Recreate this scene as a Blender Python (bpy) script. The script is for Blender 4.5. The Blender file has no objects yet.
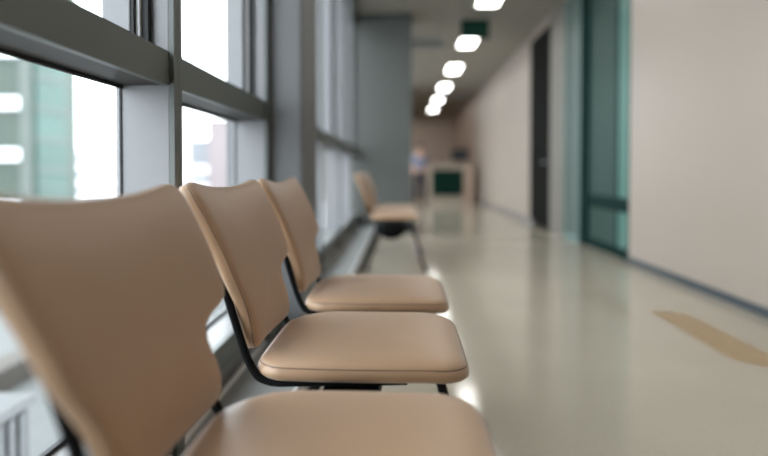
import bpy, bmesh, math, random
from mathutils import Vector, Matrix
random.seed(7)
S = bpy.context.scene
C = S.collection
PI = math.pi
H = 0.87                                    # camera height
F = 540.0                                   # focal length in pixels of a 768 px wide frame

# ---------------------------------------------------------------- camera
cam_d = bpy.data.cameras.new('camera')
cam = bpy.data.objects.new('camera', cam_d); C.objects.link(cam)
S.camera = cam
PITCH = math.radians(1.2)
YAW = math.radians(1.8)
cam.location = (0, 0, H)
cam.rotation_euler = (PI/2 - PITCH, 0, YAW)
cam_d.sensor_width = 36
cam_d.lens = F/768*36
cam_d.shift_y = -(57 - F*math.tan(PITCH))/768
cam_d.clip_start = 0.02
cam_d.dof.use_dof = True
cam_d.dof.focus_distance = 1.27
cam_d.dof.aperture_fstop = 0.88

# ---------------------------------------------------------------- world (bright overcast sky)
w = bpy.data.worlds.new('world'); S.world = w; w.use_nodes = True
nt = w.node_tree; nt.nodes.clear()
wo = nt.nodes.new('ShaderNodeOutputWorld'); bg = nt.nodes.new('ShaderNodeBackground')
tc = nt.nodes.new('ShaderNodeTexCoord'); ns = nt.nodes.new('ShaderNodeTexNoise')
cr = nt.nodes.new('ShaderNodeValToRGB')
ns.inputs['Scale'].default_value = 2.0
cr.color_ramp.elements[0].color = (0.86, 0.91, 1.0, 1); cr.color_ramp.elements[1].color = (1, 1, 1, 1)
nt.links.new(tc.outputs['Generated'], ns.inputs['Vector']); nt.links.new(ns.outputs['Fac'], cr.inputs['Fac'])
nt.links.new(cr.outputs['Color'], bg.inputs['Color']); nt.links.new(bg.outputs[0], wo.inputs[0])
bg.inputs['Strength'].default_value = 6.8

LAMP = 11.0                                 # radiance of the ceiling light diffusers
S.view_settings.view_transform = 'Standard'
S.view_settings.look = 'None'
S.view_settings.exposure = 0.0
S.view_settings.gamma = 1
S.view_settings.use_curve_mapping = False

# ---------------------------------------------------------------- materials
def srgb(r, g, b):
    f = lambda c: (c/255/12.92) if c/255 <= .04045 else ((c/255+.055)/1.055)**2.4
    return (f(r), f(g), f(b), 1)
def mat(name, col, rough=.5, metal=0, var=.06, scale=8, bump=0, bscale=60, spec=.5, coat=0):
    m = bpy.data.materials.new(name); m.use_nodes = True
    n = m.node_tree; p = n.nodes['Principled BSDF']
    p.inputs['Roughness'].default_value = rough; p.inputs['Metallic'].default_value = metal
    p.inputs['Specular IOR Level'].default_value = spec
    p.inputs['Coat Weight'].default_value = coat
    t = n.nodes.new('ShaderNodeTexCoord'); no = n.nodes.new('ShaderNodeTexNoise'); no.inputs['Scale'].default_value = scale
    no.inputs['Detail'].default_value = 4
    n.links.new(t.outputs['Object'], no.inputs['Vector'])
    mx = n.nodes.new('ShaderNodeMix'); mx.data_type = 'RGBA'
    mx.inputs['A'].default_value = tuple(c*(1-var) for c in col[:3])+(1,)
    mx.inputs['B'].default_value = tuple(min(1, c*(1+var)) for c in col[:3])+(1,)
    n.links.new(no.outputs['Fac'], mx.inputs['Factor']); n.links.new(mx.outputs['Result'], p.inputs['Base Color'])
    if bump:
        n2 = n.nodes.new('ShaderNodeTexNoise'); n2.inputs['Scale'].default_value = bscale
        n.links.new(t.outputs['Object'], n2.inputs['Vector'])
        b = n.nodes.new('ShaderNodeBump'); b.inputs['Strength'].default_value = bump; b.inputs['Distance'].default_value = .002
        n.links.new(n2.outputs['Fac'], b.inputs['Height']); n.links.new(b.outputs[0], p.inputs['Normal'])
    return m
def emit(name, col, st):
    m = bpy.data.materials.new(name); m.use_nodes = True
    p = m.node_tree.nodes['Principled BSDF']
    p.inputs['Emission Color'].default_value = col; p.inputs['Emission Strength'].default_value = st
    p.inputs['Base Color'].default_value = col
    return m
def glass(name, tint, refl=.06, rough=0.0):
    m = bpy.data.materials.new(name); m.use_nodes = True; n = m.node_tree; n.nodes.clear()
    o = n.nodes.new('ShaderNodeOutputMaterial'); a = n.nodes.new('ShaderNodeBsdfTransparent'); g = n.nodes.new('ShaderNodeBsdfGlossy')
    x = n.nodes.new('ShaderNodeMixShader'); lw = n.nodes.new('ShaderNodeLayerWeight'); fr = n.nodes.new('ShaderNodeMath'); fr.operation = 'POWER'; fr.inputs[1].default_value = 4.0; n.links.new(lw.outputs['Facing'], fr.inputs[0])
    ad = n.nodes.new('ShaderNodeMath'); ad.operation = 'MULTIPLY_ADD'; ad.inputs[1].default_value = .5; ad.inputs[2].default_value = refl; ad.use_clamp = True
    a.inputs[0].default_value = tint; g.inputs['Roughness'].default_value = rough
    n.links.new(fr.outputs[0], ad.inputs[0]); n.links.new(ad.outputs[0], x.inputs[0])
    n.links.new(a.outputs[0], x.inputs[1]); n.links.new(g.outputs[0], x.inputs[2]); n.links.new(x.outputs[0], o.inputs[0])
    return m

M = {}
M['tan'] = mat('tan_leather', (.43, .268, .158, 1), .40, var=.05, scale=5, bump=.12, bscale=220, spec=.6)
M['tan'].node_tree.nodes['Principled BSDF'].inputs['Sheen Weight'].default_value = .22
M['tan'].node_tree.nodes['Principled BSDF'].inputs['Sheen Roughness'].default_value = .45
M['seam'] = mat('stitched_seam', (.10, .05, .035, 1), .6)
M['black'] = mat('black_steel', (.006, .006, .0065, 1), .6, spec=.08)
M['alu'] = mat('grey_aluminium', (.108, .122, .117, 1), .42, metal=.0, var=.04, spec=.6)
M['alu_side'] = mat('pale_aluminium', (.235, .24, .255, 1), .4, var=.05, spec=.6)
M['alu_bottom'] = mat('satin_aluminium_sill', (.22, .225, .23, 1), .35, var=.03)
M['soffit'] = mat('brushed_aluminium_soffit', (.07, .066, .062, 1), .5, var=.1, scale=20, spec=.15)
M['gasket'] = mat('black_gasket', (.012, .013, .016, 1), .6)
M['wall'] = mat('cream_wall_paint', (.315, .265, .225, 1), .38, var=.03, scale=1.5, spec=.4)
M['wall_far'] = mat('beige_wall_paint', (.31, .26, .22, 1), .45, var=.04, scale=1.5)
M['wall_dim'] = mat('taupe_wall_panel', (.15, .135, .115, 1), .5, var=.1)
M['end_pale'] = mat('pinkish_wall_paint', (.58, .47, .39, 1), .5)
M['end'] = mat('brown_wall_panel', (.36, .26, .20, 1), .5, var=.1)
M['column'] = mat('grey_green_paint', (.082, .088, .082, 1), .6, var=.05, scale=2)
M['dark'] = mat('dark_wood_veneer', (.006, .006, .005, 1), .8, var=.2, spec=.05)
M['skirt'] = mat('blue_grey_skirting', (.055, .066, .075, 1), .5, spec=.25)
M['skirt_far'] = mat('grey_skirting', (.15, .145, .14, 1), .5)
M['curb'] = mat('grey_stone_curb', (.25, .265, .26, 1), .6, var=.07, scale=30)
M['white'] = mat('white_enamel', (.75, .76, .77, 1), .35)
M['grey'] = mat('mid_grey', (.3, .31, .31, 1), .5)
M['pillar'] = mat('grey_pillar_cladding', (.13, .133, .138, 1), .45, var=.04)
M['teal'] = mat('teal_frame_metal', (.008, .024, .021, 1), .8, spec=.06)
M['tealpale'] = mat('pale_teal_panel', (.12, .20, .185, 1), .4)
M['glass'] = glass('window_glass', (.93, .96, .96, 1), .01)
M['green'] = mat('green_panel', (.001, .018, .012, 1), .8, spec=.15)
M['counter'] = mat('cream_laminate', (.34, .28, .225, 1), .4)
M['tape'] = mat('ochre_floor_tape', (.33, .225, .12, 1), .4, var=.12, scale=15)
M['lamp'] = emit('lamp_diffuser', (1, .985, .95, 1), LAMP)
M['skin'] = mat('skin', (.5, .3, .22, 1), .5)
M['hair'] = mat('black_hair', (.02, .015, .012, 1), .6)
M['shirt'] = mat('pale_blue_cloth', (.20, .22, .30, 1), .8)
M['trouser'] = mat('dark_cloth', (.03, .03, .04, 1), .8)

def floor_mat():
    m = bpy.data.materials.new('polished_terrazzo_vinyl'); m.use_nodes = True; n = m.node_tree; p = n.nodes['Principled BSDF']
    t = n.nodes.new('ShaderNodeTexCoord')
    v = n.nodes.new('ShaderNodeTexNoise'); v.inputs['Scale'].default_value = 90; v.inputs['Detail'].default_value = 3
    n2 = n.nodes.new('ShaderNodeTexNoise'); n2.inputs['Scale'].default_value = 1.3
    r = n.nodes.new('ShaderNodeValToRGB')
    r.color_ramp.elements[0].position = .3; r.color_ramp.elements[0].color = (.425, .375, .295, 1)
    r.color_ramp.elements[1].position = .7; r.color_ramp.elements[1].color = (.465, .405, .32, 1)
    mx = n.nodes.new('ShaderNodeMix'); mx.data_type = 'RGBA'; mx.blend_type = 'MULTIPLY'; mx.inputs['Factor'].default_value = .25
    n.links.new(t.outputs['Object'], v.inputs['Vector']); n.links.new(t.outputs['Object'], n2.inputs['Vector'])
    n.links.new(v.outputs['Fac'], r.inputs['Fac']); n.links.new(r.outputs['Color'], mx.inputs['A']); n.links.new(n2.outputs['Fac'], mx.inputs['B'])
    n.links.new(mx.outputs['Result'], p.inputs['Base Color'])
    # sparse dark flecks
    vo = n.nodes.new('ShaderNodeTexVoronoi'); vo.inputs['Scale'].default_value = 45
    n.links.new(t.outputs['Object'], vo.inputs['Vector'])
    lt = n.nodes.new('ShaderNodeMath'); lt.operation = 'LESS_THAN'; lt.inputs[1].default_value = .10
    n.links.new(vo.outputs['Distance'], lt.inputs[0])
    m3 = n.nodes.new('ShaderNodeMix'); m3.data_type = 'RGBA'; m3.inputs['B'].default_value = (.2, .19, .16, 1)
    ml = n.nodes.new('ShaderNodeMath'); ml.operation = 'MULTIPLY'; ml.inputs[1].default_value = .6
    n.links.new(lt.outputs[0], ml.inputs[0]); n.links.new(ml.outputs[0], m3.inputs['Factor'])
    n.links.new(mx.outputs['Result'], m3.inputs['A']); n.links.new(m3.outputs['Result'], p.inputs['Base Color'])
    p.inputs['Roughness'].default_value = .10; p.inputs['Specular IOR Level'].default_value = .5
    return m
def ceil_mat():
    m = bpy.data.materials.new('ceiling_tiles'); m.use_nodes = True; n = m.node_tree; p = n.nodes['Principled BSDF']
    t = n.nodes.new('ShaderNodeTexCoord'); b = n.nodes.new('ShaderNodeTexBrick'); b.offset = 0; b.inputs['Scale'].default_value = 1
    b.inputs['Brick Width'].default_value = .6; b.inputs['Row Height'].default_value = .6; b.inputs['Mortar Size'].default_value = .008
    b.inputs['Color1'].default_value = (.30, .275, .235, 1); b.inputs['Color2'].default_value = (.315, .29, .245, 1); b.inputs['Mortar'].default_value = (.22, .21, .19, 1)
    n.links.new(t.outputs['Object'], b.inputs['Vector']); n.links.new(b.outputs['Color'], p.inputs['Base Color'])
    p.inputs['Roughness'].default_value = .7
    return m
M['floor'] = floor_mat(); M['ceil'] = ceil_mat()

# ---------------------------------------------------------------- helpers
def add_box(bm, a, b, bev=0, rot=None):
    """box between corner a and corner b"""
    ctr = (Vector(a)+Vector(b))/2; sz = Vector(b)-Vector(a)
    r = bmesh.ops.create_cube(bm, size=1)
    vs = r['verts']
    for v in vs: v.co = Vector((v.co.x*sz.x, v.co.y*sz.y, v.co.z*sz.z))
    if bev:
        es = list({e for v in vs for e in v.link_edges})
        q = bmesh.ops.bevel(bm, geom=es, offset=bev, segments=2, affect='EDGES', profile=.6)
        vs = list({v for f in q['faces'] for v in f.verts} | {v for v in vs if v.is_valid})
    for v in vs:
        if rot: v.co = rot @ v.co
        v.co += ctr
    return vs
def bx(a, b, bev=0):
    bm = bmesh.new(); add_box(bm, a, b, bev); return bm
def obj(name, bm, m, parent=None, smooth=False):
    me = bpy.data.meshes.new(name)
    bmesh.ops.recalc_face_normals(bm, faces=bm.faces[:])
    bm.to_mesh(me); bm.free()
    for mm in (m if isinstance(m, (list, tuple)) else [m]): me.materials.append(mm)
    if smooth:
        for p in me.polygons: p.use_smooth = True
    o = bpy.data.objects.new(name, me); C.objects.link(o)
    if parent: o.parent = parent
    return o
def tag(o, label, cat, group=None, kind=None):
    o['label'] = label; o['category'] = cat
    if group: o['group'] = group
    if kind: o['kind'] = kind
    return o
def thing(name, label, cat, loc=(0, 0, 0), rz=0, group=None):
    o = bpy.data.objects.new(name, None); C.objects.link(o); o.empty_display_size = .1
    o.location = loc; o.rotation_euler = (0, 0, rz)
    return tag(o, label, cat, group)
def struct(name, bm, m, parent=None, label=None, smooth=False):
    o = obj(name, bm, m, parent, smooth)
    if not parent:
        o['kind'] = 'structure'
        if label: o['label'] = label
    return o
def frames_along(pts):
    T = []
    for i in range(len(pts)):
        a = pts[max(0, i-1)]; b = pts[min(len(pts)-1, i+1)]
        T.append((b-a).normalized())
    return T
def add_sweep(bm, pts, rw, rh, up, seg=12, cap=True, sq=1.0):
    """sweep an ellipse / rounded box section (rw across, rh along 'up') along pts"""
    pts = [Vector(p) for p in pts]; T = frames_along(pts); up = Vector(up); rings = []
    for p, t in zip(pts, T):
        s = t.cross(up)
        if s.length < 1e-6: s = Vector((1, 0, 0))
        s.normalize(); u = s.cross(t).normalized(); ring = []
        for k in range(seg):
            a = 2*PI*(k+.5)/seg; c, d = math.cos(a), math.sin(a)
            c = math.copysign(abs(c)**sq, c); d = math.copysign(abs(d)**sq, d)
            ring.append(bm.verts.new(p + s*c*rw + u*d*rh))
        rings.append(ring)
    for A, B in zip(rings, rings[1:]):
        for k in range(seg): bm.faces.new((A[k], A[(k+1) % seg], B[(k+1) % seg], B[k]))
    if cap: bm.faces.new(rings[0]); bm.faces.new(rings[-1][::-1])
def smooth_path(pts, n=6):
    P = [Vector(p) for p in pts]; out = []
    Q = [P[0]]+P+[P[-1]]
    for i in range(1, len(Q)-2):
        a, b, c, d = Q[i-1], Q[i], Q[i+1], Q[i+2]
        for k in range(n):
            t = k/n
            out.append(.5*((2*b)+(c-a)*t+(2*a-5*b+4*c-d)*t*t+(3*b-a-3*c+d)*t**3))
    out.append(P[-1]); return out

# ================================================================ the setting
Y0, Y1 = -3.5, 21.8
XR = 2.17; ZC = H+2.26
XF, XG = -0.62, -0.755
struct('floor_lobby', bx((-3.1, 16.9, -.05), (-.9, Y1+.2, 0)), M['floor'])
struct('ceiling_lobby', bx((-3.1, 16.9, ZC), (-.9, Y1+.2, ZC+.1)), M['ceil'])
struct('floor', bx((-0.9, Y0, -.05), (XR+1.6, Y1+.2, 0)), M['floor'])
struct('ceiling', bx((-0.9, Y0, ZC), (XR+1.6, Y1+.2, ZC+.1)), M['ceil'])
# right wall pieces
struct('wall_right', bx((XR, Y0, 0), (XR+.15, 5.20, ZC)), M['wall'])
struct('wall_right_middle', bx((XR, 7.25, 0), (XR+.15, 7.95, ZC)), M['wall_dim'])
struct('wall_right_far', bx((XR, 8.9, 0), (XR+.15, 15.8, ZC)), M['wall_far'])
struct('wall_right_end', bx((XR-.01, 15.8, 0), (XR+.15, Y1, ZC)), M['end'])
struct('wall_right_side_room', bx((XR+1.5, 4.6, 0), (XR+1.6, 9.3, ZC)), M['wall'])
struct('wall_right_side_room_near', bx((XR+.15, 4.6, 0), (XR+1.5, 4.7, ZC)), M['wall'])
struct('wall_right_side_room_far', bx((XR+.15, 7.6, 0), (XR+1.5, 7.7, ZC)), M['wall'])
struct('baseboard_right', bx((XR-.012, Y0, 0), (XR, 5.20, .058), .003), M['skirt'])
struct('baseboard_right_far', bx((XR-.012, 8.9, 0), (XR, 15.8, .075), .003), M['skirt_far'])
struct('wall_end', bx((-3, Y1, 0), (XR+1.6, Y1+.2, ZC)), M['end_pale'])
struct('wall_back', bx((-0.9, Y0-.1, 0), (XR+.15, Y0, ZC)), M['wall'])
struct('wall_left_far', bx((-0.9, 14.55, 0), (-.62, 17.0, ZC)), M['wall_far'])
struct('wall_left_lobby', bx((-3.1, 16.9, 0), (-3.0, Y1, ZC)), M['wall_far'])
struct('wall_left_lobby_front', bx((-3.0, 16.9, 0), (-.9, 17.0, ZC)), M['wall_far'])
# wide end column
col = bx((-.85, 7.8, 0), (.155, 8.3, ZC), .004)
struct('wall_left_column', col, M['column'])
struct('baseboard_left_column', bx((-.38, 7.785, 0), (.165, 7.8, .08), .003), M['skirt'])

# dark full-height door in the right wall
d1 = struct('door_1', bx((XR-.004, 7.95, 0), (XR+.08, 9.15, ZC-.12)), M['dark'])
struct('door_frame', bx((XR-.015, 8.0, ZC-.12), (XR+.12, 8.9, ZC)), M['wall_far'], d1)
hb = bmesh.new(); add_sweep(hb, smooth_path([(XR-.004, 8.1, 1.0), (XR-.05, 8.1, 1.0), (XR-.05, 8.22, 1.0)], 4), .009, .009, (0, 0, 1)); 
struct('door_handle', hb, M['grey'], d1)

# teal glazed door with side panel
M['film'] = mat('pale_teal_frosted_panel', (.075, .108, .098, 1), .5, var=.1, scale=2, spec=.4)
M['film_light'] = mat('light_teal_glazing', (.065, .16, .135, 1), .35, var=.1, scale=1, spec=.2)
M['film_dark'] = mat('grey_teal_glazing', (.020, .050, .041, 1), .5, var=.15, scale=1, spec=.2)
d2 = struct('door_2', bx((XR+.035, 5.58, .10), (XR+.055, 6.42, ZC-.1)), M['film_dark'])
struct('near_leaf', bx((XR+.03, 5.23, .10), (XR+.05, 5.56, ZC-.1)), M['film_light'], d2)
struct('meeting_stile', bx((XR+.022, 5.55, .10), (XR+.06, 5.585, ZC-.1)), M['teal'], d2)
fb = bmesh.new()
for a, b in (((XR, 5.20, 0), (XR+.10, 5.23, ZC)), ((XR-.01, 6.42, 0), (XR+.10, 6.62, ZC)),
             ((XR+.01, 5.23, 0), (XR+.09, 6.42, .10)), ((XR+.01, 5.23, .46), (XR+.09, 6.42, .60)), ((XR+.01, 5.23, ZC-.1), (XR+.09, 6.42, ZC))):
    add_box(fb, a, b, .004)
struct('door_frame', fb, M['teal'], d2)
d3 = struct('window_20', bx((XR+.02, 6.68, .06), (XR+.05, 7.2, ZC-.06)), M['film'])
fb = bmesh.new()
for a, b in (((XR-.005, 6.62, 0), (XR+.08, 6.68, ZC)), ((XR-.005, 7.2, 0), (XR+.08, 7.25, ZC)), ((XR, 6.68, 0), (XR+.08, 7.2, .06)), ((XR, 6.68, ZC-.06), (XR+.08, 7.2, ZC))):
    add_box(fb, a, b, .003)
struct('window_frame', fb, M['tealpale'], d3)

# ---------------------------------------------------------------- window wall on the left
ZT0, ZT1 = H+.229, H+.320          # transom
ZS0, ZS1 = .175, .268             # bottom rail
ZH0, ZH1 = ZC-.09, ZC-.02
def mullion(name, y, wd=.052):
    bm = bmesh.new()
    add_box(bm, (XG-.012, y, .09), (XF, y+wd, ZC), .003)
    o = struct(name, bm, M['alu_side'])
    bm = bmesh.new()
    add_box(bm, (XF, y-.001, .09), (XF+.014, y+wd*.48, ZC), .001)
    add_box(bm, (XF, y+wd*.52, .09), (XF+.014, y+wd+.001, ZC), .002)
    add_box(bm, (XF, y+wd*.44, .09), (XF+.006, y+wd*.55, ZC))
    struct('cover_cap', bm, M['alu'], o)
    return o
def bay(n, y0, y1):
    """one window bay between mullions at y0 and y1"""
    g = struct('window_%d' % n, bx((XG-.004, y0, ZS1+.01), (XG+.004, y1, ZT0+.01)), M['glass'])
    struct('upper_pane', bx((XG-.020, y0+.02, ZT1), (XG-.014, y1-.02, ZH0)), M['glass'], g)
    struct('top_pane', bx((XG-.004, y0, ZH1), (XG+.004, y1, ZC)), M['glass'], g)
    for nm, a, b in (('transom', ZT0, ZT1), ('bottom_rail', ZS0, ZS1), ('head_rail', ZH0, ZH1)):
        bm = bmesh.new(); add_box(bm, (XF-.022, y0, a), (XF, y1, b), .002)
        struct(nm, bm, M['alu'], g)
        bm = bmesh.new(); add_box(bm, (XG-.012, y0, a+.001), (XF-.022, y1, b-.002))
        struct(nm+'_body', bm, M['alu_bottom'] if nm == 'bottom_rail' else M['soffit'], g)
    bm = bmesh.new()
    add_box(bm, (XG, y0, ZT0-.008), (XG+.010, y1, ZT0+.004)); add_box(bm, (XG, y1-.004, ZS1), (XG+.005, y1, ZT0))
    add_box(bm, (XG, y0, ZS1), (XG+.005, y0+.004, ZT0)); add_box(bm, (XG, y0, ZS1-.002), (XG+.012, y1, ZS1+.008))
    struct('gasket', bm, M['gasket'], g)
    # opening sash above the transom
    bm = bmesh.new()
    for yy in (y1-.045, y0+.008):
        add_box(bm, (XG-.022, yy, ZT1+.002), (XG+.052, yy+.037, ZH0-.002), .003)
    add_box(bm, (XG-.022, y0+.045, ZT1+.002), (XG+.0, y1-.045, ZT1+.012), .003); add_box(bm, (XG-.03, y0+.045, ZH0-.04), (XG+.048, y1-.045, ZH0-.002), .003)
    s = struct('sash', bm, M['alu_side'], g)
    bm = bmesh.new(); add_box(bm, (XG+.0525, y1-.042, ZT1+.002), (XG+.060, y1-.004, ZH0-.002)); add_box(bm, (XG+.072, y1-.020, ZT1+.002), (XG+.088, y1-.001, ZH0-.002))  # gasket, then a dark strip standing in for the shaded gap
    struct('sash_gasket_and_gap_shade', bm, M['gasket'], s)
    bm = bmesh.new(); add_box(bm, (XG+.061, y1-.030, ZT1+.002), (XG+.070, y1-.002, ZH0-.002))
    struct('sash_stop', bm, M['white'], s)
bays = [(-1.60, -.58), (-.528, .40), (.452, 1.432), (1.484, 2.435), (2.92, 4.15), (4.202, 5.40), (5.452, 6.65), (6.702, 7.8), (8.3, 9.5), (9.552, 11.2), (11.252, 12.9), (12.952, 14.55)]  # bays past the end column are unseen, added to light the far wall
for i, (a, b) in enumerate(bays): bay(i+1, a, b)
for i, y in enumerate((-.58, .40, 1.432, 2.435, 4.15, 5.40, 6.65, 9.5, 11.2, 12.9)):
    mullion('trim_%d' % (i+1), y)
# structural pillar between bays
bm = bmesh.new(); add_box(bm, (XG-.06, 2.486, ZS0), (-.455, 2.92, ZC), .015)
struct('wall_left_pillar', bm, M['pillar'])
struct('wall_left_near', bx((-.95, Y0, 0), (-.6, -1.6, ZC)), M['wall'])
# recess wall under bottom rail, and stone curb with trims
struct('wall_left_plinth', bx((XG-.06, -1.6, 0), (XF-.035, 7.8, ZS0+.003)), M['alu_side'])
struct('wall_left_plinth_far', bx((XG-.06, 8.3, 0), (XF-.035, 14.55, ZS0+.003)), M['alu_side'])
struct('trim_17', bx((XF-.035, -1.6, 0), (-.385, 7.8, .085), .004), M['curb'])
struct('trim_18', bx((XF-.012, -1.6, .085), (XF+.002, 7.8, .098), .002), M['white'])
struct('trim_19', bx((-.386, -1.6, .0), (-.374, 7.8, .087), .003), M['white'])
struct('trim_20', bx((-.374, -1.6, .0), (-.352, 7.8, .012), .003), M['gasket'])

# ================================================================ ceiling fittings
def ceiling_light(y, x, label):
    t = thing('ceiling_light', label, 'ceiling light', (x, y, ZC), 0, 'row of corridor ceiling lights')
    bm = bmesh.new()
    W, L = .16, .5
    for a, b in (((-W, -L, -.012), (-W+.02, L, .0)), ((W-.02, -L, -.012), (W, L, 0)), ((-W+.02, -L, -.012), (W-.02, -L+.02, 0)), ((-W+.02, L-.02, -.012), (W-.02, L, 0))):
        add_box(bm, a, b, .002)
    obj('frame', bm, M['grey'], t)
    obj('diffuser', bx((-W+.02, -L+.02, -.008), (W-.02, L-.02, -.001)), M['lamp'], t)
    return t
order = ['nearest', 'second', 'third', 'fourth', 'fifth', 'farthest']
for i in range(6):
    y = 6.85+2.6*i + (.15 if i == 0 else 0)
    x = 1.17
    lab = {0: 'lit rectangular ceiling light cut by the top of the photo, nearest of the row',
           1: 'lit ceiling light directly behind the hanging green sign',
           2: 'lit ceiling light just past the one behind the green sign, third of the row',
           3: 'fourth lit ceiling light along the corridor, third from the far end',
           4: 'fifth lit ceiling light, overlapping the farthest one',
           5: 'farthest lit ceiling light, lowest in the photo, near the brown end wall'}[i]
    ceiling_light(y, x, lab)
for k in range(2):      # lights overhead and behind the camera
    ceiling_light(6.85-2.6*(k+1), 1.18, ['lit ceiling light over the aisle between the near and farther benches', 'lit ceiling light over the aisle beside the near bench'][k])

ceiling_light(18.2, -.45, 'unseen added ceiling light past the grey column, brightening the end wall')  # this lamp and the next are unseen, added to brighten the end wall
ceiling_light(20.4, -.25, 'unseen added ceiling light closest to the end wall, brightening it')
def vent(x, y, label):
    t = thing('ceiling_vent', label, 'air vent', (x, y, ZC), 0, 'ceiling air vents')
    obj('backing', bx((-.27, -.27, -.003), (.27, .27, 0)), M['gasket'], t)
    bm = bmesh.new()
    for a, b in (((-.3, -.3, -.015), (-.27, .3, 0)), ((.27, -.3, -.015), (.3, .3, 0)), ((-.27, -.3, -.015), (.27, -.27, 0)), ((-.27, .27, -.015), (.27, .3, 0))): add_box(bm, a, b, .002)
    obj('frame', bm, M['grey'], t)
    for k in range(7):
        bm = bmesh.new(); add_box(bm, (-.27, -.24+.075*k, -.014), (.27, -.215+.075*k, -.004)); obj('slat', bm, M['grey'], t)
vent(.44, 9.6, 'dark square ceiling vent left of the light row, close to the grey column')
vent(1.75, 16.4, 'dark square ceiling vent right of the light row, near the beige wall')

# hanging exit sign
t = thing('hanging_sign', 'dark green sign hanging from the ceiling in front of the second light', 'sign', (1.07, 7.9, ZC))
obj('sign_panel', bx((-.20, -.03, -.34), (.20, .03, -.07), .008), M['green'], t)
for s in (-1, 1):
    bm = bmesh.new(); add_sweep(bm, [(s*.15, 0, 0), (s*.15, 0, -.04), (s*.15, 0, -.075)], .006, .006, (0, 1, 0)); obj('hanger_rod', bm, M['grey'], t)

# ================================================================ floor markings
def poly_slab(name, pts, z0, z1, m, label, cat):
    bm = bmesh.new(); a = [bm.verts.new((x, y, z0)) for x, y in pts]; b = [bm.verts.new((x, y, z1)) for x, y in pts]
    bm.faces.new(a[::-1]); bm.faces.new(b)
    for i in range(len(pts)): j = (i+1) % len(pts); bm.faces.new((a[i], a[j], b[j], b[i]))
    return tag(obj(name, bm, m), label, cat)
poly_slab('floor_marking', [(1.545, 3.42), (1.735, 3.33), (1.745, 2.56), (1.64, 2.40), (1.525, 2.53)], 0, .0012, M['tape'],
          'ochre pointed tape marking on the floor beside the cream wall', 'floor marking')


# ================================================================ beam benches
SP = .54                         # seat pitch
def rr_outline(hx, hy, r, n=8, bulge=(0, 0), rb=None, rn=None):
    """rounded rectangle outline, sides slightly bulged"""
    pts = []
    rb = rb or r; rn = rn or rb
    for cx, cy, a0, rr in ((hx-r, hy-r, 0, r), (-hx+rb, hy-rb, PI/2, rb), (-hx+rn, -hy+rn, PI, rn), (hx-r, -hy+r, 1.5*PI, r)):
        for k in range(n+1):
            a = a0+PI/2*k/n; pts.append(Vector((cx+rr*math.cos(a), cy+rr*math.sin(a))))
    out = []
    for i, p in enumerate(pts):     # densify
        q = pts[(i+1) % len(pts)]; out.append(p)
        if (q-p).length > .05:
            m = 8
            for k in range(1, m): out.append(p.lerp(q, k/m))
    res = []
    for p in out:
        bxx = bulge[0]*(1-(p.y/hy)**2)*math.copysign(1, p.x)*min(1, abs(p.x)/hx)**6
        byy = bulge[1]*(1-(p.x/hx)**2)*math.copysign(1, p.y)*min(1, abs(p.y)/hy)**6
        res.append(Vector((p.x+bxx, p.y+byy)))
    return res
def shell(outline, rings, place):
    """rings: list of (scale_inset, height); first and last close with a cap"""
    bm = bmesh.new(); c = Vector((0, 0)); R = []
    for ins, h in rings:
        ring = []
        for p in outline:
            n = p - c; L = n.length
            q = p*(1-ins/L) if ins < 9 else p*0
            ring.append(bm.verts.new(place(q, h)))
        R.append(ring)
    n = len(outline)
    for A, B in zip(R, R[1:]):
        for k in range(n): bm.faces.new((A[k], A[(k+1) % n], B[(k+1) % n], B[k]))
    return bm, R
def cap(bm, ring, place, h, outline, ins0, steps, crown):
    """fill a ring towards the centre with shrinking rings"""
    n = len(outline); prev = ring
    for s in range(1, steps):
        f = 1-s/steps; cur = [bm.verts.new(place(p*(1-ins0/p.length)*f, h+crown*(1-f*f))) for p in outline]
        for k in range(n): bm.faces.new((prev[k], prev[(k+1) % n], cur[(k+1) % n], cur[k]))
        prev = cur
    v = bm.verts.new(place(Vector((0, 0)), h+crown))
    for k in range(n): bm.faces.new((prev[k], prev[(k+1) % n], v))

ZSB = H-.430; ZSM = H-.402       # seat underside and seam heights
def seat_place(q, h):
    x, y = q.x, q.y
    dz = 0
    if x > .12: dz -= .9*(x-.12)**2           # waterfall front
    return Vector((x-.084, y, h+dz))
def make_seat(parent):
    o = rr_outline(.222, .205, .062, 8, (.004, .012), .115, .058)
    rings = [(.02, ZSB), (.006, ZSB+.002), (-.001, ZSB+.009), (-.002, ZSB+.016), (.0005, ZSM-.003), (.003, ZSM), (.005, ZSM+.003), (.010, ZSM+.008), (.022, ZSM+.0125), (.04, ZSM+.0155)]
    bm, R = shell(o, rings, seat_place)
    cap(bm, R[0], seat_place, ZSB, o, .02, 3, 0)
    cap(bm, R[-1], seat_place, ZSM+.0155, o, .04, 10, .007)
    s = obj('seat', bm, M['tan'], parent, True)
    bm = bmesh.new()
    pts = [seat_place(p*(1-.0035/p.length), ZSM+.0005) for p in o]; pts.append(pts[0]); 
    add_sweep(bm, pts, .0011, .0011, (0, 0, 1), 6, False)
    obj('seam', bm, M['seam'], s, True)
    return s
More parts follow.
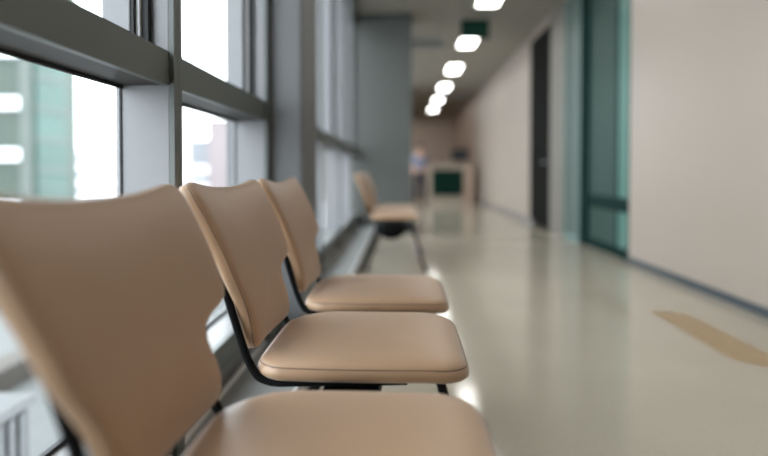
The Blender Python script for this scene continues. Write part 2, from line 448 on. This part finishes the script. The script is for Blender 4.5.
# backrest: outline given in (across, down-from-eye-level)
def back_half(far):
    # (half width, h below eye level)
    if far:
        return [(0, .034), (.09, .032), (.15, .025), (.200, .019), (.226, .015), (.236, .021), (.238, .04), (.238, .11), (.238, .180), (.243, .215), (.238, .232),
            (.18, .243), (.140, .252), (.128, .266), (.132, .285), (.154, .325), (.170, .362), (.171, .386), (.160, .394), (.10, .393), (0, .388)]
    return [(0, .034), (.09, .032), (.16, .026), (.228, .017), (.250, .015), (.260, .023), (.258, .06), (.250, .12), (.234, .175), (.230, .205), (.215, .235),
            (.195, .262), (.184, .285), (.174, .31), (.167, .335), (.162, .362), (.157, .379), (.140, .387), (.09, .385), (0, .388)]
def face_x(h):
    return -.440+.66*h-.86*h*h
HM = .215                         # reference height for the outline centre
def back_outline():
    def side(far):
        P = [Vector((a, b, 0)) for a, b in back_half(far)]
        sm = [P[0]]
        for i in range(len(P)-1):
            a, b = P[i], P[i+1]; m = max(1, int((b-a).length/.016))
            for k in range(1, m+1): sm.append(a.lerp(b, k/m))
        for _ in range(2):
            sm = [sm[0]]+[(sm[i-1]+2*sm[i]+sm[i+1])/4 for i in range(1, len(sm)-1)]+[sm[-1]]
        return sm
    right = [Vector((p.x, p.y-HM)) for p in side(True)]
    left = [Vector((-p.x, p.y-HM)) for p in side(False)[-2:0:-1]]
    return right+left
def back_place(q, d):
    """q.x across, q.y down from HM; d distance behind the face"""
    h = q.y+HM
    x = face_x(h) + .012*(q.x/.25)**2          # wings curve towards the sitter
    lean = math.atan(.66-1.72*max(0, min(h, .39)))
    return Vector((x-d*math.cos(lean), q.x, H-h+d*math.sin(lean)*-1))
def make_back(parent):
    o = back_outline()
    rings = [(.040, -.003), (.018, -.0015), (.008, .001), (.003, .004), (.0005, .0075), (.001, .009), (-.0008, .014), (-.001, .024), (.003, .031), (.012, .035), (.03, .036)]
    bm, R = shell(o, rings, back_place)
    cap(bm, R[0], back_place, -.003, o, .040, 9, -.004)
    cap(bm, R[-1], back_place, .036, o, .03, 7, .001)
    b = obj('backrest', bm, M['tan'], parent, True)
    bm = bmesh.new()
    pts = [back_place(p*(1-.0005/p.length), .0085) for p in o]; pts.append(pts[0])
    add_sweep(bm, pts, .0009, .0009, (1, 0, 0), 6, False)
    obj('seam', bm, M['seam'], b, True)
    return b
def make_frame(parent):
    for s in (-1, 1):
        bm = bmesh.new(); y = -.180 if s < 0 else .158
        y0 = y-.010 if s < 0 else y
        path = [Vector((-.385, y0, H-.19)), Vector((-.370, y0, H-.235)), Vector((-.345, y, H-.33)), Vector((-.325, y, H-.39)), Vector((-.306, y, H-.424)), Vector((-.290, y, H-.436)), Vector((-.262, y, H-.442)), Vector((-.22, y, H-.441)), Vector((-.1, y, H-.438)), Vector((.01, y, H-.434))]
        add_sweep(bm, smooth_path(path, 6), .0082, .0082, (0, 1, 0), 12, sq=.8)
        obj('side_bar', bm, M['black'], parent, True)
    obj('seat_plate', bx((-.15, -.12, H-.452), (-.05, .12, H-.431), .003), M['black'], parent)
def bench(label, loc, rz=0):
    t = thing('bench', label, 'bench', loc, rz, 'tan beam benches along the window')
    return t
b1 = bench('near row of three tan padded seats on a black beam beside the window', (0, .75, 0), math.radians(-.5))
def make_unit(parent): 
    before = set(o.name for o in C.objects)
    make_seat(parent); make_back(parent); make_frame(parent)
    return [o for o in C.objects if o.name not in before and o.parent == parent]
unit = make_unit(b1)
bmk = bmesh.new(); add_box(bmk, (-.165, -.30, H-.505), (-.048, SP*2+.30, H-.452), .004)
beam = obj('beam', bmk, M['black'], b1)
def leg_mesh(y):
    bm = bmesh.new()
    P = smooth_path([(-.325, y, .012), (-.30, y, .10), (-.265, y, .22), (-.21, y, .32), (-.12, y, .375), (-.03, y, .385), (.03, y, .40), (.08, y, .34), (.105, y, .27), (.128, y, .18), (.152, y, .085), (.185, y, .012)], 5)
    add_sweep(bm, P, .016, .014, (0, 1, 0) if False else (0, 0, 1), 10, sq=.6)
    G = [(-.235, .535), (-.17, .585), (-.11, .60), (-.05, .585), (.0, .55), (.04, .50), (.03, .455), (-.2, .455), (-.255, .50)]
    a = [bm.verts.new((x, y-.006, H-h)) for x, h in G]; b = [bm.verts.new((x, y+.006, H-h)) for x, h in G]
    bm.faces.new(a); bm.faces.new(b[::-1])
    for i in range(len(G)): j = (i+1) % len(G); bm.faces.new((a[i], b[i], b[j], a[j]))
    for x in (-.325, .185):
        add_box(bm, (x-.03, y-.02, 0), (x+.03, y+.02, .014), .004)
    return bm
legs = [obj('leg', leg_mesh(-.27), M['black'], b1, True), obj('leg', leg_mesh(SP*1.5), M['black'], b1, True)]
def copy_part(o, parent, dy=0):
    c = o.copy(); C.objects.link(c); c.parent = parent; c.location.y += dy
    for ch in list(o.children):
        g = ch.copy(); C.objects.link(g); g.parent = c
    return c
for k in (1, 2):
    for o in unit: copy_part(o, b1, SP*k)
allparts = [o for o in b1.children]
b2 = bench('farther row of tan padded seats on a black beam in front of the grey column', (.028, 4.96, 0), 0)
for o in allparts:
    copy_part(o, b2)
for lg in [o for o in b2.children if o.name.startswith('leg')]:
    pass

# ================================================================ far end: reception desk, person
t = thing('reception_desk', 'cream reception desk with a dark green front panel at the corridor end', 'desk', (1.34, 14.7, 0))
obj('body', bx((-.58, 0, 0), (.62, .55, 1.02), .01), M['counter'], t)
obj('front_panel', bx((-.50, -.02, .20), (.345, 0, .90), .006), M['green'], t)
obj('countertop', bx((-.62, -.06, 1.02), (.66, .6, 1.07), .008), M['counter'], t)
obj('end_panel', bx((.36, -.03, 0), (.62, 0, 1.0), .005), M['end'], t)
t = thing('monitor', 'dark computer monitor standing on the cream reception desk', 'monitor', (1.62, 14.95, 1.07))
obj('screen', bx((-.24, -.015, .10), (.24, .015, .40), .006), M['gasket'], t)
obj('stand', bx((-.03, -.01, 0.01), (.03, .02, .12), .003), M['black'], t)
obj('base', bx((-.11, -.07, 0), (.11, .08, .012), .003), M['black'], t)

def skin_obj(name, chain, m, parent=None, sub=2):
    """chain: {'v': [(co, r)], 'e': [(i, j)], root}"""
    me = bpy.data.meshes.new(name); me.from_pydata([c for c, r in chain['v']], chain['e'], [])
    o = bpy.data.objects.new(name, me); C.objects.link(o)
    o.modifiers.new('s', 'SKIN'); sm = o.modifiers.new('u', 'SUBSURF'); sm.levels = sub; sm.render_levels = sub
    for i, (c, r) in enumerate(chain['v']):
        sv = me.skin_vertices[0].data[i]; sv.radius = r if isinstance(r, tuple) else (r, r)
        sv.use_root = (i == chain.get('root', 0))
    me.materials.append(m)
    dg = bpy.context.evaluated_depsgraph_get(); dg.update()
    ev = o.evaluated_get(dg); nm = bpy.data.meshes.new_from_object(ev)
    o.modifiers.clear(); o.data = nm
    if not nm.materials: nm.materials.append(m)
    for p in nm.polygons: p.use_smooth = True
    if parent: o.parent = parent
    return o
# walking figure (faces -Y, towards the camera)
pr = thing('person', 'person in a pale blue top and dark trousers walking near the reception desk', 'person', (.48, 13.6, 0), math.radians(12)); pr.scale = (.9, .9, .9)
V = [((0, 0, .92), (.14, .095)), ((0, 0, 1.10), (.125, .085)), ((0, .005, 1.28), (.15, .095)), ((0, .01, 1.39), (.12, .07)), ((0, 0, 1.455), (.05, .05)), ((0, -.01, 1.50), (.05, .055)),
     ((0, -.015, 1.56), (.075, .09)), ((0, -.01, 1.63), (.07, .085)),
     ((.16, .01, 1.38), .055), ((.20, .03, 1.12), .042), ((.20, -.04, .90), .032), ((.20, -.07, .84), .03),
     ((-.16, .01, 1.38), .055), ((-.20, -.0, 1.12), .042), ((-.21, -.09, .92), .032), ((-.21, -.12, .86), .03),
     ((.09, 0, .86), .09), ((.095, -.10, .48), .058), ((.095, -.06, .10), .042), ((.095, -.18, .035), (.04, .032)),
     ((-.09, 0, .86), .09), ((-.095, .06, .48), .058), ((-.095, .22, .13), .042), ((-.095, .13, .035), (.04, .032))]
E = [(0, 1), (1, 2), (2, 3), (3, 4), (4, 5), (5, 6), (6, 7), (3, 8), (8, 9), (9, 10), (10, 11), (3, 12), (12, 13), (13, 14), (14, 15), (0, 16), (16, 17), (17, 18), (18, 19), (0, 20), (20, 21), (21, 22), (22, 23)]
skin_obj('body', {'v': V, 'e': E, 'root': 0}, M['skin'], pr)
def sub(idx, grow):
    mp = {i: k for k, i in enumerate(idx)}
    v = []
    for i in idx:
        r = V[i][1]; r = r if isinstance(r, tuple) else (r, r); v.append((V[i][0], (r[0]+grow, r[1]+grow)))
    return {'v': v, 'e': [(mp[a], mp[b]) for a, b in E if a in mp and b in mp], 'root': 0}
skin_obj('shirt', sub([0, 1, 2, 3, 8, 9, 12, 13], .014), M['shirt'], pr)
skin_obj('trousers', sub([0, 16, 17, 18, 20, 21, 22], .013), M['trouser'], pr)
bm = bmesh.new(); bmesh.ops.create_uvsphere(bm, u_segments=20, v_segments=14, radius=1)
for v in bm.verts: v.co = Vector((v.co.x*.085, v.co.y*.10+.012, v.co.z*.095+1.625))
bmesh.ops.delete(bm, geom=[v for v in bm.verts if v.co.y < -.035 and v.co.z < 1.655 or v.co.z < 1.56], context='VERTS')
obj('hair', bm, M['hair'], pr, True)
for sx in (-1, 1):
    bm = bmesh.new(); r = bmesh.ops.create_uvsphere(bm, u_segments=8, v_segments=6, radius=.011)
    for v in r['verts']: v.co += Vector((sx*.03, -.095, 1.60))
    obj('eye', bm, M['hair'], pr, True)
for (x, y) in ((.095, -.15), (-.095, .16)):
    obj('shoe', bx((x-.045, y-.12, 0), (x+.045, y+.13, .075), .02), M['black'], pr)

# ================================================================ outside the window
M['pave'] = mat('pale_concrete', (.42, .43, .44, 1), .8, var=.1, scale=.5)
M['tealb'] = mat('teal_facade', (.035, .078, .066, 1), .5, var=.5, scale=.45)
M['greenb'] = mat('grey_green_facade', (.075, .09, .08, 1), .5, var=.25, scale=.5)
M['darkb'] = mat('dark_green_facade', (.025, .045, .032, 1), .4, var=.3, scale=.6)
M['whiteb'] = mat('white_render', (.85, .86, .88, 1), .7)
M['paleb'] = mat('pale_grey_render', (.24, .25, .27, 1), .8)
M['pinkb'] = mat('pale_pink_render', (.24, .20, .205, 1), .8)
struct('ground', bx((-160, -20, -4.1), (-1.6, 200, -4)), M['pave'])
def at(x, y, Yd): return ((x-401)/F*Yd, Yd, H+(171-y)/F*Yd)
# teal building
t = thing('teal_building', 'teal and grey green building with white floor bands seen through the nearest window', 'building', (-23, 33.6, -4))
def wb(name, px0, px1, Yd, z0, z1, dep, m, par):
    x0, x1 = (px0-401)/F*Yd, (px1-401)/F*Yd
    L = par.location
    return obj(name, bx((x0-L.x, Yd-L.y, z0-L.z), (x1-L.x, Yd+dep-L.y, z1-L.z)), m, par)
wb('tower', 12, 24, 33.6, -4, 22, 3.2, M['greenb'], t)
wb('glazed_side', 24, 31, 33.9, -4, 22, 3.0, M['tealb'], t)
wb('side_wing', -80, 14, 34.2, -4, 22, 6, M['darkb'], t)
for z in (-1.9, 1.55, 4.85, 8.2, 11.5): wb('floor_band', -80, 12, 33.8, z, z+.75, .5, M['whiteb'], t)
for k, z in enumerate((-3.2, -1.2, .8, 2.8, 4.8, 6.8, 8.8)): wb('facade_rail', 24, 31.3, 33.8, z, z+.25, 3.05, M['greenb'], t)
# pale blocks
t = thing('pale_building', 'pale grey block with white balcony bands behind the teal building', 'building', (-40, 75, -4))
wb('block', 66, 112, 75, -4, 3.6, 10, M['paleb'], t)
for z in (-3.6, -1.4, .9, 2.9): wb('balcony', 70, 116, 74, z, z+1.2, .8, M['whiteb'], t)
t = thing('low_building', 'faint pale low building seen through the second window', 'building', (-30, 90, -4))
wb('block', 186, 232, 90, -4, 6.2, 10, M['paleb'], t)
wb('side_block', 206, 262, 86, -4, 9.2, 10, M['pinkb'], t)
for z in (-2.6, .2): wb('floor_band', 188, 220, 89, z, z+1.6, .6, M['whiteb'], t)
# ribbed white cabinet on the roof ledge just outside
M['cab'] = mat('cabinet_grey_paint', (.06, .062, .064, 1), .6)
M['cab_lid'] = mat('cabinet_pale_paint', (.11, .115, .12, 1), .6)
t = thing('ribbed_cabinet', 'white ribbed metal cabinet outside, beyond the lower window glass', 'cabinet', (-2.45, 2.36, -1.6))
obj('body', bx((-.5, -.5, 0), (.42, .5, 1.2), .01), M['cab'], t)
obj('lid', bx((-.53, -.53, 1.2), (.45, .53, 1.25), .01), M['cab_lid'], t)
for k in range(12): obj('rib', bx((-.48+.075*k, -.52, .03), (-.45+.075*k, -.5, 1.18)), M['cab_lid'], t)
for k in range(12): obj('rib', bx((.42, -.47+.08*k, .03), (.44, -.44+.08*k, 1.18)), M['cab_lid'], t)
struct('ledge', bx((-9, -6, -1.75), (-1.2, 12, -1.6)), mat('roof_ledge_concrete', (.10, .105, .105, 1), .8, var=.15, scale=3))
tag(obj('parapet', bx((-4.75, -4, -1.6), (-4.4, 11.9, -1.33), .02), mat('beige_parapet', (.07, .062, .055, 1), .8)), 'low beige parapet outside beyond the ribbed white cabinet', 'parapet')
